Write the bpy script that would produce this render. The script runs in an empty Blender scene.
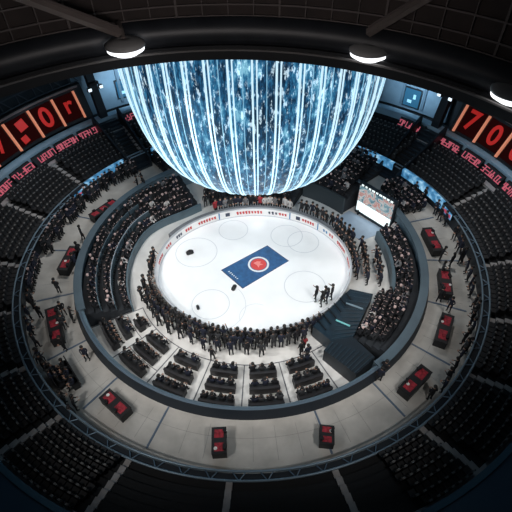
import bpy, bmesh, math, random
from mathutils import Vector, Matrix
rnd = random.Random(7)
PI = math.pi
R = math.radians
C = bpy.context.scene.collection
cos, sin = math.cos, math.sin

# ------------------------------------------------------------------ camera
F, PITCH, ROLL = 445.08, 0.7891, 0.0228
CAM = Vector((0.4366, -27.3447, 28.8451))
c_, s_ = cos(PITCH), sin(PITCH)
FW, UP, RT = Vector((0, c_, -s_)), Vector((0, s_, c_)), Vector((1, 0, 0))
cr_, sr_ = cos(ROLL), sin(ROLL)
RT2, UP2 = RT*cr_ - UP*sr_, UP*cr_ + RT*sr_
cam = bpy.data.objects.new('camera', bpy.data.cameras.new('camera'))
C.objects.link(cam)
cam.data.sensor_width = 36; cam.data.lens = 36*F/512
cam.data.clip_end = 300
m = Matrix((RT2, UP2, -FW)).transposed().to_4x4(); m.translation = CAM
cam.matrix_world = m
bpy.context.scene.camera = cam

def at(x, y, z):
    """world point at height z seen at photograph position x, y"""
    d = FW + RT2*((x-256)/F) + UP2*(-(y-256)/F)
    return CAM + d*((z-CAM.z)/d.z)

# ------------------------------------------------------------------ materials
def mat(name, col, rough=.6, metal=0, emit=None, estr=1, var=0, vscale=4, bump=0):
    M = bpy.data.materials.new(name); M.use_nodes = True
    nt = M.node_tree; b = nt.nodes['Principled BSDF']
    b.inputs['Base Color'].default_value = (*col, 1)
    b.inputs['Roughness'].default_value = rough; b.inputs['Specular IOR Level'].default_value = .5 if rough < .95 else .02; b.inputs['Metallic'].default_value = metal
    if emit:
        b.inputs['Emission Color'].default_value = (*emit, 1); b.inputs['Emission Strength'].default_value = estr
    if var:
        t = nt.nodes.new('ShaderNodeTexCoord'); n = nt.nodes.new('ShaderNodeTexNoise')
        n.inputs['Scale'].default_value = vscale; n.inputs['Detail'].default_value = 5
        r = nt.nodes.new('ShaderNodeValToRGB')
        r.color_ramp.elements[0].position = .3; r.color_ramp.elements[1].position = .7
        r.color_ramp.elements[0].color = (*[c*(1-var) for c in col], 1)
        r.color_ramp.elements[1].color = (*[min(1, c*(1+var)) for c in col], 1)
        nt.links.new(t.outputs['Object'], n.inputs['Vector']); nt.links.new(n.outputs['Fac'], r.inputs['Fac'])
        nt.links.new(r.outputs['Color'], b.inputs['Base Color'])
        if bump:
            bp = nt.nodes.new('ShaderNodeBump'); bp.inputs['Strength'].default_value = bump
            nt.links.new(n.outputs['Fac'], bp.inputs['Height']); nt.links.new(bp.outputs['Normal'], b.inputs['Normal'])
    return M

M_ice = mat('ice', (.93, .95, .96), .35, var=.04, vscale=.5)
M_iceline = mat('ice_line', (.70, .73, .76), .4)
M_floor = mat('pale_floor', (.66, .65, .63), .6, var=.07, vscale=.9)
M_joint = mat('joint', (.10, .105, .12), .7)
M_conc = mat('concourse_concrete', (.46, .44, .41), .7, var=.16, vscale=.8, bump=.05)
M_divide = mat('divider_blue', (.10, .14, .20), .5)
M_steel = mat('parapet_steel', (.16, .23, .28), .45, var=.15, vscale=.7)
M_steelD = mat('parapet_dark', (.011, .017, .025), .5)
M_tread = mat('terrace_dark', (.018, .022, .028), .8, var=.2, vscale=2)
M_wallband = mat('stand_front', (.085, .13, .16), .5, var=.12, vscale=1)
M_seatrow = mat('upper_terrace', (.007, .007, .008), .85)
M_aisle = mat('aisle_grey', (.34, .32, .315), .8, var=.12, vscale=2)
M_seat = mat('seat_dark', (.020, .020, .022), .6)
M_black = mat('black', (.008, .009, .011), .55)
M_blackm = mat('black_metal', (.02, .022, .026), .4, .6)
M_ring = mat('ring_paint', (.025, .027, .032), .42, var=.2, vscale=1.2)
M_lip = mat('ring_lip', (.16, .15, .145), .5)
M_drum = mat('drum_panel', (.034, .022, .019), .7, var=.3, vscale=.7)
M_rib = mat('drum_rib', (.13, .105, .098), .6)
M_beam = mat('roof_beam', (.20, .165, .15), .6, var=.15, vscale=1)
M_wall = mat('upper_wall', (.03, .04, .05), .8, var=.2, vscale=.4)
M_wallb = mat('blue_wall_panel', (.20, .30, .38), .6, var=.2, vscale=.5)
M_ledge = mat('ledge_blue', (.38, .52, .62), .55, var=.1, vscale=1)
M_lampcap = mat('lamp_cap', (.42, .41, .40), .5)
M_lampglow = mat('lamp_glow', (.9, .9, .9), .4, emit=(.95, .97, 1), estr=1.6)
M_white = mat('white_board', (.82, .82, .82), .4)
M_redprint = mat('red_print', (.55, .05, .05), .5)
M_darkprint = mat('dark_print', (.03, .04, .08), .5)
M_blueprint = mat('blue_print', (.05, .20, .42), .5)
M_matblue = mat('mat_blue', (.022, .10, .25), .6, var=.25, vscale=2)
M_embred = mat('emblem_red', (.66, .045, .04), .5)
M_pale = mat('emblem_pale', (.75, .80, .82), .5)
M_cloth = mat('red_cloth', (.30, .018, .032), .7, var=.6, vscale=5)
M_plate = mat('white_china', (.7, .68, .66), .3)
M_tabletop = mat('black_tabletop', (.015, .014, .016), .5)
M_stage = mat('stage_blue', (.008, .020, .032), .4, var=.35, vscale=1.3)
M_stageD = mat('stage_dark', (.007, .013, .02), .5, var=.3, vscale=2)
M_teal = mat('teal_strip', (.15, .40, .42), .3, emit=(.15, .5, .5), estr=.25)
M_screenlit = mat('screen_lit_floor', (.40, .50, .62), .45, var=.06, vscale=1)
M_skin = mat('skin', (.42, .25, .18), .6)
M_hair = mat('hair', (.012, .010, .009), .6)
M_eye = mat('eye', (.01, .01, .01), .3)
M_lip2 = mat('mouth', (.30, .08, .07), .5)
M_trous = mat('trousers_black', (.008, .009, .012), .8)
M_shoe = mat('shoe', (.006, .006, .006), .5)
TOPS = {'black': mat('top_black', (.007, .008, .011), .8), 'navy': mat('top_navy', (.010, .014, .030), .8),
        'charcoal': mat('top_charcoal', (.030, .032, .036), .8), 'grey': mat('top_grey', (.18, .18, .19), .8),
        'white': mat('top_white', (.6, .58, .57), .8), 'red': mat('top_red', (.35, .03, .04), .8)}
M_red = mat('red_led', (.3, .01, .01), .5, emit=(.26, .008, .005), estr=1.0)
M_redsign = mat('red_sign', (.3, .03, .05), .5, emit=(.46, .10, .14), estr=.75)
M_orange = mat('orange_strip', (.5, .2, .12), .5, emit=(.55, .19, .11), estr=.8)
M_glass = mat('window_glass', (.02, .07, .12), .15, emit=(.02, .09, .16), estr=.8)
M_flood = mat('floodlight_glow', (.9, .9, .9), .4, emit=(.75, .9, 1), estr=1.2)

def node_mat(name, build):
    M = bpy.data.materials.new(name); M.use_nodes = True
    build(M.node_tree, M.node_tree.nodes['Principled BSDF']); return M
def ramp(nt, stops, interp='LINEAR'):
    r = nt.nodes.new('ShaderNodeValToRGB'); cr = r.color_ramp; cr.interpolation = interp
    while len(cr.elements) < len(stops): cr.elements.new(.5)
    for e, (p, c) in zip(cr.elements, stops): e.position = p; e.color = (*c, 1)
    return r
def led_build(nt, b):
    t = nt.nodes.new('ShaderNodeTexCoord')
    mp = nt.nodes.new('ShaderNodeMapping'); mp.inputs['Scale'].default_value = (1, 1, .28)
    n1 = nt.nodes.new('ShaderNodeTexNoise'); n1.inputs['Scale'].default_value = 4.5; n1.inputs['Detail'].default_value = 8; n1.inputs['Roughness'].default_value = .75
    mp2 = nt.nodes.new('ShaderNodeMapping'); mp2.inputs['Scale'].default_value = (1, 1, .38)
    n2 = nt.nodes.new('ShaderNodeTexNoise'); n2.inputs['Scale'].default_value = 4.2; n2.inputs['Detail'].default_value = 9; n2.inputs['Roughness'].default_value = .72
    r1 = ramp(nt, [(.38, (.003, .014, .035)), (.48, (.012, .07, .16)), (.56, (.03, .18, .34)), (.66, (.22, .52, .68))])
    r2 = ramp(nt, [(.55, (0, 0, 0)), (.595, (.65, .85, .95))])
    mix = nt.nodes.new('ShaderNodeMixRGB'); mix.blend_type = 'ADD'; mix.inputs['Fac'].default_value = .85
    L = nt.links.new
    L(t.outputs['Object'], mp.inputs['Vector']); L(mp.outputs['Vector'], n1.inputs['Vector'])
    L(t.outputs['Object'], mp2.inputs['Vector']); L(mp2.outputs['Vector'], n2.inputs['Vector'])
    n3 = nt.nodes.new('ShaderNodeTexNoise'); n3.inputs['Scale'].default_value = .9; n3.inputs['Detail'].default_value = 2
    ad = nt.nodes.new('ShaderNodeMath'); ad.operation = 'MULTIPLY_ADD'; ad.inputs[1].default_value = .55; ad.inputs[2].default_value = -.29
    a2 = nt.nodes.new('ShaderNodeMath'); a2.operation = 'ADD'
    L(mp2.outputs['Vector'], n3.inputs['Vector']); L(n3.outputs['Fac'], ad.inputs[0]); L(ad.outputs[0], a2.inputs[0]); L(n1.outputs['Fac'], a2.inputs[1])
    L(a2.outputs[0], r1.inputs['Fac']); L(n2.outputs['Fac'], r2.inputs['Fac'])
    L(r1.outputs['Color'], mix.inputs['Color1']); L(r2.outputs['Color'], mix.inputs['Color2'])
    L(mix.outputs['Color'], b.inputs['Emission Color']); b.inputs['Emission Strength'].default_value = .9
    b.inputs['Base Color'].default_value = (.02, .05, .08, 1); b.inputs['Roughness'].default_value = .3
M_led = node_mat('led_screen', led_build)
M_strip = mat('led_strip', (.5, .7, .8), .4, emit=(.62, .87, 1.0), estr=.85)
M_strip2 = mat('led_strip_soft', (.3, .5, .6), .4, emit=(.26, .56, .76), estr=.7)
def pic_build(nt, b):
    t = nt.nodes.new('ShaderNodeTexCoord'); n = nt.nodes.new('ShaderNodeTexNoise')
    n.inputs['Scale'].default_value = 1.6; n.inputs['Detail'].default_value = 5; n.inputs['Distortion'].default_value = 1.2
    r = ramp(nt, [(.30, (.02, .05, .09)), (.42, (.16, .30, .36)), (.50, (.55, .60, .60)), (.58, (.45, .16, .14)), (.66, (.62, .58, .55))])
    nt.links.new(t.outputs['Object'], n.inputs['Vector']); nt.links.new(n.outputs['Fac'], r.inputs['Fac'])
    nt.links.new(r.outputs['Color'], b.inputs['Emission Color']); b.inputs['Emission Strength'].default_value = .8
    b.inputs['Base Color'].default_value = (.02, .02, .02, 1)
M_pic = node_mat('screen_picture', pic_build)
M_scrwhite = mat('screen_white', (.8, .8, .8), .5, emit=(.80, .95, .95), estr=.85)
def rib_build(nt, b):
    t = nt.nodes.new('ShaderNodeTexCoord'); n = nt.nodes.new('ShaderNodeTexNoise')
    n.inputs['Scale'].default_value = 1.4; n.inputs['Detail'].default_value = 6
    r = ramp(nt, [(.32, (.01, .05, .11)), (.5, (.05, .19, .36)), (.68, (.30, .52, .68))])
    nt.links.new(t.outputs['Object'], n.inputs['Vector']); nt.links.new(n.outputs['Fac'], r.inputs['Fac'])
    nt.links.new(r.outputs['Color'], b.inputs['Emission Color']); b.inputs['Emission Strength'].default_value = 1.1
    b.inputs['Base Color'].default_value = (.02, .05, .08, 1)
M_ribbon = node_mat('ribbon_blue', rib_build)
M_ribred = mat('ribbon_red', (.2, .03, .06), .5, emit=(.40, .06, .10), estr=.8)

# ------------------------------------------------------------------ helpers
def pol(r, deg, z=0, c=(0, 0)): return Vector((c[0]+r*cos(R(deg)), c[1]+r*sin(R(deg)), z))
def link(name, bm, mats, parent=None, smooth=False):
    me = bpy.data.meshes.new(name); bm.to_mesh(me); bm.free()
    for x in (mats if isinstance(mats, (list, tuple)) else [mats]): me.materials.append(x)
    if smooth: me.polygons.foreach_set('use_smooth', [True]*len(me.polygons))
    o = bpy.data.objects.new(name, me); C.objects.link(o)
    if parent: o.parent = parent
    return o
def tag(o, label=None, cat=None, group=None, kind=None):
    if label: o['label'] = label
    if cat: o['category'] = cat
    if group: o['group'] = group
    if kind: o['kind'] = kind
    return o
def struct(o, label=None): return tag(o, label, kind='structure')
def empty(name, loc, rz=0):
    o = bpy.data.objects.new(name, None); C.objects.link(o); o.location = loc; o.rotation_euler.z = rz; o.empty_display_size = .2
    return o
def box(bm, sx, sy, sz, loc=(0, 0, 0), rz=0, mi=0, rx=0, taper=1):
    M = Matrix.Translation(loc) @ Matrix.Rotation(rz, 4, 'Z') @ Matrix.Rotation(rx, 4, 'X')
    vs = []
    for dz in (-.5, .5):
        k = taper if dz > 0 else 1
        for dx, dy in ((-.5, -.5), (.5, -.5), (.5, .5), (-.5, .5)):
            vs.append(bm.verts.new(M @ Vector((dx*sx*k, dy*sy*k, dz*sz))))
    for f in ((3, 2, 1, 0), (4, 5, 6, 7), (0, 1, 5, 4), (1, 2, 6, 5), (2, 3, 7, 6), (3, 0, 4, 7)):
        bm.faces.new([vs[i] for i in f]).material_index = mi
def tube(bm, pts, r, n=8, mi=0):
    rings = []
    for i, p in enumerate(pts):
        p = Vector(p); a = Vector(pts[max(0, i-1)]); b = Vector(pts[min(len(pts)-1, i+1)])
        t = (b-a).normalized(); u = t.cross(Vector((0, 0, 1)))
        if u.length < .01: u = Vector((1, 0, 0))
        u.normalize(); v = t.cross(u)
        rings.append([bm.verts.new(p + (u*cos(2*PI*k/n) + v*sin(2*PI*k/n))*r) for k in range(n)])
    for a, b in zip(rings, rings[1:]):
        for k in range(n): bm.faces.new([a[k], a[(k+1) % n], b[(k+1) % n], b[k]]).material_index = mi
    bm.faces.new(rings[0]).material_index = mi; bm.faces.new(rings[-1][::-1]).material_index = mi
def lathe(bm, prof, a0=0, a1=360, n=96, c=(0, 0), mi=0, closed=True, fr=None, mis=None):
    """sweep a profile of (r, z) round the axis; fr(r, deg) may change the radius"""
    full = abs(a1-a0) >= 359.99; cnt = n if full else n+1
    rows = []
    for i in range(cnt):
        d = a0+(a1-a0)*i/n
        rows.append([bm.verts.new(pol(fr(r, d) if fr else r, d, z, c)) for r, z in prof])
    k = len(prof); kk = k if closed else k-1
    for i in range(n):
        A, B = rows[i], rows[(i+1) % cnt]
        for j in range(kk):
            f = bm.faces.new([A[j], B[j], B[(j+1) % k], A[(j+1) % k]]); f.material_index = mis[j] if mis else mi
    if not full and closed:
        for row, rev in ((rows[0], False), (rows[-1], True)):
            try: bm.faces.new(row[::-1] if rev else row).material_index = mi
            except Exception: pass
def fix(bm): bmesh.ops.recalc_face_normals(bm, faces=bm.faces[:])
def ringobj(name, prof, mats, a0=0, a1=360, n=96, c=(0, 0), parent=None, fr=None, mis=None):
    bm = bmesh.new(); lathe(bm, prof, a0, a1, n, c, 0, True, fr, mis); fix(bm)
    return link(name, bm, mats, parent)
def rect(r0, r1, z0, z1): return [(r0, z0), (r1, z0), (r1, z1), (r0, z1)]
def text_mesh(s, size, ext=.02):
    cu = bpy.data.curves.new('lettering', 'FONT'); cu.body = s; cu.size = size; cu.extrude = ext
    cu.align_x = 'CENTER'; cu.align_y = 'CENTER'; cu.offset = .022*size
    o = bpy.data.objects.new('lettering', cu); C.objects.link(o)
    me = bpy.data.meshes.new_from_object(o.evaluated_get(bpy.context.evaluated_depsgraph_get()))
    bpy.data.objects.remove(o); return me
ONES = 'zeroth first second third fourth fifth sixth seventh eighth ninth tenth eleventh twelfth thirteenth fourteenth fifteenth sixteenth seventeenth eighteenth nineteenth'.split()
TENS = {2: ('twentieth', 'twenty'), 3: ('thirtieth', 'thirty'), 4: ('fortieth', 'forty'), 5: ('fiftieth', 'fifty'), 6: ('sixtieth', 'sixty')}
def nth(n):
    if n < 20: return ONES[n]
    t, u = divmod(n, 10)
    return TENS[t][0] if u == 0 else TENS[t][1]+'-'+ONES[u]

# ------------------------------------------------------------------ ice and boards
RA, RB, RCX, RCY = 8.38, 7.25, .18, -.33
def rink(s, deg, z=0): return Vector((RCX+(RA+s)*cos(R(deg)), RCY+(RB+s)*sin(R(deg)), z))
def rinkband(bm, s0, s1, z0, z1, a0=0, a1=360, n=96, mi=0):
    full = abs(a1-a0) >= 359.9; cnt = n if full else n+1
    rows = []
    for i in range(cnt):
        d = a0+(a1-a0)*i/n
        rows.append([bm.verts.new(rink(s, d, z)) for s, z in rect(s0, s1, z0, z1)])
    for i in range(n):
        A, B = rows[i], rows[(i+1) % cnt]
        for j in range(4): bm.faces.new([A[j], B[j], B[(j+1) % 4], A[(j+1) % 4]]).material_index = mi
    if not full: bm.faces.new(rows[0]); bm.faces.new(rows[-1][::-1])
    fix(bm)
bm = bmesh.new()
top = [bm.verts.new(rink(0, i*3.75, .03)) for i in range(96)]; bot = [bm.verts.new(rink(0, i*3.75, -.02)) for i in range(96)]
bm.faces.new(top); bm.faces.new(bot[::-1])
for i in range(96): bm.faces.new([bot[i], bot[(i+1) % 96], top[(i+1) % 96], top[i]])
ice = struct(link('ice_rink', bm, M_ice))
def circle_mark(x, y, r, w=.035, a0=0, a1=360):
    ringobj('face_off_circle', rect(r-w, r+w, .031, .036), M_iceline, a0, a1, 48, (x, y), ice)
circle_mark(4.55, -2.5, 1.75); circle_mark(-5.05, 1.95, 1.9); circle_mark(-3.4, -4.2, 1.55)
circle_mark(4.9, 3.0, 1.45); circle_mark(3.4, 3.9, 1.5); circle_mark(-1.7, 4.9, 1.4)
circle_mark(-3.2, -4.4, 2.7, .025, -60, 40); circle_mark(0.3, -5.6, 1.3, .02, 60, 200)

# centre mat with its round emblem
p0, p1, p2, p3 = [at(*p, .03) for p in ((222, 270), (267, 246), (288, 261), (243, 288))]
ctr = (p0+p1+p2+p3)/4
emat = empty('floor_mat', (ctr.x, ctr.y, .03)); tag(emat, 'blue rectangular mat with a round red emblem lying at centre ice', 'mat')
def flat(bm, pts, z, h, mi=0):
    lo = [bm.verts.new((p[0], p[1], z)) for p in pts]; hi = [bm.verts.new((p[0], p[1], z+h)) for p in pts]
    n = len(pts); bm.faces.new(hi).material_index = mi; bm.faces.new(lo[::-1]).material_index = mi
    for i in range(n): bm.faces.new([lo[i], lo[(i+1) % n], hi[(i+1) % n], hi[i]]).material_index = mi
    fix(bm)
Q = [(p-ctr) for p in (p0, p1, p2, p3)]
bm = bmesh.new(); flat(bm, [q*1.03 for q in Q], 0, .012); link('mat_border', bm, M_darkprint, emat)
bm = bmesh.new(); flat(bm, Q, 0, .02); link('mat_sheet', bm, M_matblue, emat)
ax = (Q[1]-Q[0]).normalized(); ay = Vector((-ax.y, ax.x, 0))
off = Vector((.28, .15, 0))
def disc(name, r0, r1, z, h, m, o):
    x = ringobj(name, rect(r0, r1, z, z+h), m, 0, 360, 40, (o.x, o.y), emat); return x
disc('emblem_ring', .78, .95, .02, .014, M_pale, off); disc('emblem_disc', .01, .70, .02, .012, M_embred, off)
bm = bmesh.new()
flat(bm, [off+Vector(v) for v in ((-.45, .15, 0), (-.1, .38, 0), (.25, .3, 0), (.1, .1, 0), (.42, -.05, 0), (.1, -.12, 0), (0, -.42, 0), (-.15, -.1, 0))], .032, .012)
link('emblem_motif', bm, mat('emblem_motif', (.80, .25, .22), .5), emat)
bm = bmesh.new()
for k in range(6):
    p = Q[0]*.62+Q[3]*.25+ (Q[3]-Q[0])*(.08*k-.12)
    box(bm, .12+.1*rnd.random(), .09, .008, (p.x, p.y, .024), rnd.random()*3)
link('mat_lettering', bm, M_pale, emat)

# dasher boards
bo = empty('rink_boards', (RCX, RCY, 0)); tag(bo, 'low white dasher boards with red advertising ringing the whole ice', 'rink boards')
def bpart(name, s0, s1, z0, z1, m, a0=0, a1=360, n=96):
    bm = bmesh.new(); rinkband(bm, s0, s1, z0, z1, a0, a1, n)
    bmesh.ops.translate(bm, verts=bm.verts[:], vec=(-RCX, -RCY, 0)); return link(name, bm, m, bo)
bpart('board_wall', 0, .14, 0, .95, M_white); bpart('cap_rail', -.02, .17, .95, 1.0, mat('cap_rail', (.45, .47, .5), .5))
bpart('kick_strip', -.015, 0, 0, .14, mat('kick', (.55, .56, .6), .5))
def advert(a, w, col, kind):
    """a printed advert: a row of marks on the inner face of the boards"""
    bm = bmesh.new(); n = max(2, int(w/2.0))
    for k in range(n):
        d = a-w/2+w*(k+.5)/n; h = .34*rnd.uniform(.75, 1.1); p = rink(-.012, d, .52)
        tl = math.atan2(-RA*sin(R(d)), RB*cos(R(d)))
        tang = Vector((-RA*sin(R(d)), RB*cos(R(d)), 0)).normalized(); rz = math.atan2(tang.y, tang.x)
        if kind == 'bar': box(bm, .16, .02, h, p, rz); box(bm, .1, .02, h*.4, p+tang*.08+Vector((0, 0, h*.2)), rz)
        else: box(bm, .22, .02, .42, p, rz)
    bmesh.ops.translate(bm, verts=bm.verts[:], vec=(-RCX, -RCY, 0))
    link('advert_print', bm, col, bo)
for a, w, col, k in ((92, 18, M_redprint, 'bar'), (76, 7, M_darkprint, 'bar'), (69, 6, M_redprint, 'bar'), (58, 3, M_darkprint, 'x'), (50, 10, M_redprint, 'bar'),
                     (35, 5, M_blueprint, 'bar'), (29, 5, M_redprint, 'bar'), (16, 12, M_redprint, 'bar'), (0, 10, M_redprint, 'bar'), (-14, 8, M_redprint, 'bar'),
                     (107, 3, M_darkprint, 'x'), (122, 14, M_redprint, 'bar'), (137, 6, M_redprint, 'bar'), (146, 6, M_darkprint, 'bar'), (158, 7, M_redprint, 'bar'), (172, 10, M_redprint, 'bar')):
    advert(a, w, col, k)
for a in (64, 42, 113): bpart('board_divider', -.02, 0, .14, .95, M_blueprint, a-.4, a+.4, 2)
# walkway ledge behind the far boards
bm = bmesh.new(); rinkband(bm, .18, .75, 0, .8, 28, 150, 60); struct(link('bench_ledge', bm, mat('bench_ledge', (.16, .17, .185), .6, var=.15, vscale=1)))

# ------------------------------------------------------------------ floor of the bowl
struct(ringobj('floor', rect(.02, 14.3, -.3, -.005), M_floor, 0, 360, 128))
bm = bmesh.new()
lathe(bm, rect(9.96, 10.03, -.004, .006), -154, -56, 64)
for a in (-139, -124, -108, -93.4, -78.8, -63.5): lathe(bm, [(10.0, -.004), (14.2, -.004), (14.2, .006), (10.0, .006)], a-.2, a+.2, 1)
lathe(bm, [(10.0, -.004), (14.2, -.004), (14.2, .006), (10.0, .006)], -153.9, -153.5, 1)
lathe(bm, rect(12.40, 12.45, -.004, .006), -139, -124, 20); lathe(bm, rect(11.3, 11.35, -.004, .006), -153, -139, 20)
fix(bm); struct(link('trim_1', bm, M_joint))

# rim parapet: one ring wall round the bowl
PAR0, PAR1, PARZ = 14.25, 14.85, 2.2
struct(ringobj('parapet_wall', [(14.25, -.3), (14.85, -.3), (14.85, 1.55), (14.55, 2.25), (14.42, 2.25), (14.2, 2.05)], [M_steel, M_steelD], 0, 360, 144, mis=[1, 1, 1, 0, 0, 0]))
struct(ringobj('parapet_cap', rect(14.40, 14.57, 2.25, 2.30), mat('parapet_cap', (.09, .13, .17), .4), 0, 360, 144))
M_shelf = mat('shelf_steel', (.085, .125, .155), .5, var=.12, vscale=.7)
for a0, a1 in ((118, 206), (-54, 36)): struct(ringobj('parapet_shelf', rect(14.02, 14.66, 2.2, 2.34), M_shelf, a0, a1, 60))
# concourse
CZ = 1.5
struct(ringobj('concourse_floor', rect(PAR1, 18.5, CZ-.3, CZ), M_conc, 0, 360, 144))
bm = bmesh.new()
for a in (-164.5, -145, -128.5, -111.5, -74.5, -57, -39.5, -22.2, -4.4, 14.2, 180-3.5, 161):
    lathe(bm, [(PAR1+.02, CZ), (17.7, CZ), (17.7, CZ+.035), (PAR1+.02, CZ+.035)], a-.22, a+.22, 1)
fix(bm); struct(link('trim_2', bm, M_divide))
bm = bmesh.new()
for a in range(-170, 30, 5):
    if abs((a+180) % 17) > 2: lathe(bm, [(PAR1+.4, CZ), (17.4, CZ), (17.4, CZ+.004), (PAR1+.4, CZ+.004)], a-.04, a+.04, 1)
lathe(bm, rect(16.0, 16.02, CZ, CZ+.004), -175, 30, 80)
fix(bm); struct(link('floor_joints', bm, mat('joint_soft', (.27, .26, .25), .8)))
# wall behind the concourse and the rail truss on it
struct(ringobj('ribbon_wall', rect(18.5, 18.85, CZ-.3, 2.75), [M_steelD], 0, 360, 144))
rail = empty('rail_truss', (0, 0, 2.75)); tag(rail, 'blue steel double rail running round the outer edge of the concourse', 'railing')
for rr in (18.42, 18.92):
    bm = bmesh.new()
    lathe(bm, [(rr+.07*cos(k*PI/3), .12+.07*sin(k*PI/3)) for k in range(6)], 0, 360, 180); fix(bm)
    link('rail_pipe', bm, mat('rail_pipe', (.20, .27, .33), .4, .3), rail, True)
bm = bmesh.new()
for k in range(150):
    a = k*2.4; b = a+(1.2 if k % 2 else -1.2)
    tube(bm, [pol(18.42, a, .1), pol(18.92, b, .1)], .035, 5)
tr = link('cross_tie', bm, mat('rail_tie', (.13, .20, .27), .4, .3), rail); tr['kind'] = 'stuff'

# LED ribbons on the rail
for a0, a1, m, lb in ((14, 33, 'b', 'blue LED ribbon board along the upper seats beside the right scoreboard aisle'),
                      (36.5, 57, 'b', 'blue LED ribbon board on the far seats, right of the hanging light bowl'),
                      (113, 126, 'b', 'short blue LED ribbon board on the far seats, left of the hanging light bowl'),
                      (136, 152, 'b', 'pale blue LED ribbon board in front of the seats under the left scoreboard')):
    e = empty('ribbon_board', (0, 0, 2.4)); tag(e, lb, 'LED board')
    ringobj('board_case', rect(18.2, 18.5, 0, .78), M_steelD, a0, a1, 30, parent=e)
    ringobj('led_face', rect(18.14, 18.2, .02, .82), M_ribbon, a0+.2, a1-.2, 30, parent=e)
    ringobj('led_top', rect(18.2, 18.48, .78, .82), M_ribbon, a0+.2, a1-.2, 30, parent=e)
for a0, a1, lb in ((152.5, 158, 'short red and blue lit ribbon board before the left upper seats'), (9, 13.6, 'short red lit ribbon board before the right upper seats')):
    e = empty('ribbon_board', (0, 0, 2.4)); tag(e, lb, 'LED board')
    ringobj('board_case', rect(18.2, 18.5, 0, .78), M_steelD, a0, a1, 12, parent=e)
    bm = bmesh.new(); lathe(bm, rect(18.14, 18.2, .02, .64), a0, a1, 12); fix(bm); link('led_face', bm, M_ribbon, e)
    bm = bmesh.new()
    for k in range(7):
        a = a0+.5+(a1-a0-1)*k/6; p = pol(18.12, a, .34); box(bm, .03, .2, .3*rnd.uniform(.5, 1.3), p, R(a)); p = pol(18.34, a, .67); box(bm, .25, .14, .02, p, R(a))
    link('lit_lettering', bm, M_ribred, e)

# ------------------------------------------------------------------ lower stands (stepped terraces)
def stepped(r0, z0, n, dr, dz, zb, back):
    pr = [(r0, zb), (r0, z0)]; r, z = r0, z0
    for i in range(n):
        r += dr; pr.append((r, z))
        if i < n-1: z += dz; pr.append((r, z))
    pr[-1] = (back, z); pr.append((back, zb)); return pr
LR0, LDR, LDZ, LZ0, LN = 10.85, .54, .24, .35, 6
def lfr(r, d):
    d = d % 360
    k = max(0, min(1, (160-d)/32)); t = (14.2-r)/(14.2-10.6)
    return r-1.35*k*k*(3-2*k)*max(0, min(1.1, t))
struct(ringobj('terrace_by_boards', stepped(LR0, LZ0, LN, LDR, LDZ, -.01, 14.2), M_tread, 122, 206, 60, fr=lfr))
struct(ringobj('terrace_front_wall', rect(LR0-.16, LR0-.02, -.01, .85), M_wallband, 122, 206.5, 60, fr=lfr))
for wr, wz in ((LR0+2*LDR+.02, 1.45), (LR0+4*LDR+.02, 1.9)):
    struct(ringobj('terrace_divider', rect(wr-.05, wr+.03, .5, wz), M_wallband, 138, 205.5, 50, fr=lfr))
sr = empty('stand_railing', (0, 0, 0)); tag(sr, 'thin pale curved railing between the front and rear rows of the left lower stand', 'railing')
bm = bmesh.new(); tube(bm, [pol(lfr(LR0+2*LDR+.01, d), d, 1.56) for d in range(140, 204, 3)], .035, 6); link('top_rail', bm, mat('rail_pale', (.35, .42, .48), .4), sr)
for d in range(140, 204, 7):
    bm = bmesh.new(); tube(bm, [pol(lfr(LR0+2*LDR+.01, d), d, 1.35), pol(lfr(LR0+2*LDR+.01, d), d, 1.56)], .02, 6); link('post', bm, M_steel, sr)
# far stand
struct(ringobj('terrace_far', stepped(9.3, .75, 7, .70, .22, -.01, 14.2), M_tread, 62, 113, 40))
# dark raised block with its own front wall
struct(ringobj('terrace_dark_block', stepped(11.6, 1.6, 4, .62, .2, -.01, 14.2), M_tread, 37.5, 61, 24))
struct(ringobj('block_front_wall', rect(11.4, 11.6, -.01, 1.95), mat('block_front', (.03, .042, .05), .5), 37, 61.5, 24))
# right stand
RR0 = 12.35
struct(ringobj('terrace_right', stepped(RR0, .6, 3, .62, .35, -.01, 14.2), M_tread, -21, 14.5, 30))
struct(ringobj('terrace_right_front', rect(RR0-.3, RR0-.02, -.01, 1.05), M_wallband, -21, 15, 30))
struct(ringobj('terrace_lower_right', stepped(11.05, .5, 5, .60, .3, -.01, 14.2), M_tread, -47.5, -21, 30))
# far terrace behind the parapet
struct(ringobj('terrace_behind_parapet', stepped(14.9, 1.62, 6, .58, .12, 1.5, 18.45), M_tread, 40, 126, 60))

# floor panel tinted pale blue for the screen's light falling there
bm = bmesh.new(); flat(bm, [at(x, y, 0) for x, y in ((331, 222), (349, 211), (387, 231), (361, 241))], .0, .05); struct(link('screen_lit_patch', bm, M_screenlit))

# ------------------------------------------------------------------ upper bowl
UR0, UDR, UDZ, UZ0, UN = 18.9, .5, .21, 2.6, 7
struct(ringobj('upper_terrace', stepped(UR0, UZ0, UN, UDR, UDZ, 1.2, 22.4), M_seatrow, 0, 360, 144))
struct(ringobj('upper_walkway', rect(22.4, 22.9, 1.2, 4.12), M_aisle, 0, 360, 144))
AISLES = [34.5, 13.4, -9.2, -26, -42, -58, -76, -94, -112, -128.5, -143.1, -159.2, -174.3, 168.2, 151.2, 128]
bm = bmesh.new()
for a in AISLES:
    for k in range(UN):
        r = UR0+k*UDR; w = 26.0/r
        lathe(bm, rect(r, r+UDR, 2.5+k*UDZ-.3, UZ0+k*UDZ+.10), a-w/2*.8, a+w/2*.8, 1)
fix(bm); struct(link('aisle_steps', bm, M_aisle))
struct(ringobj('upper_sign_terrace', stepped(22.9, 4.15, 2, .6, .25, 1.2, 24.2), M_seatrow, 0, 360, 144))
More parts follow.
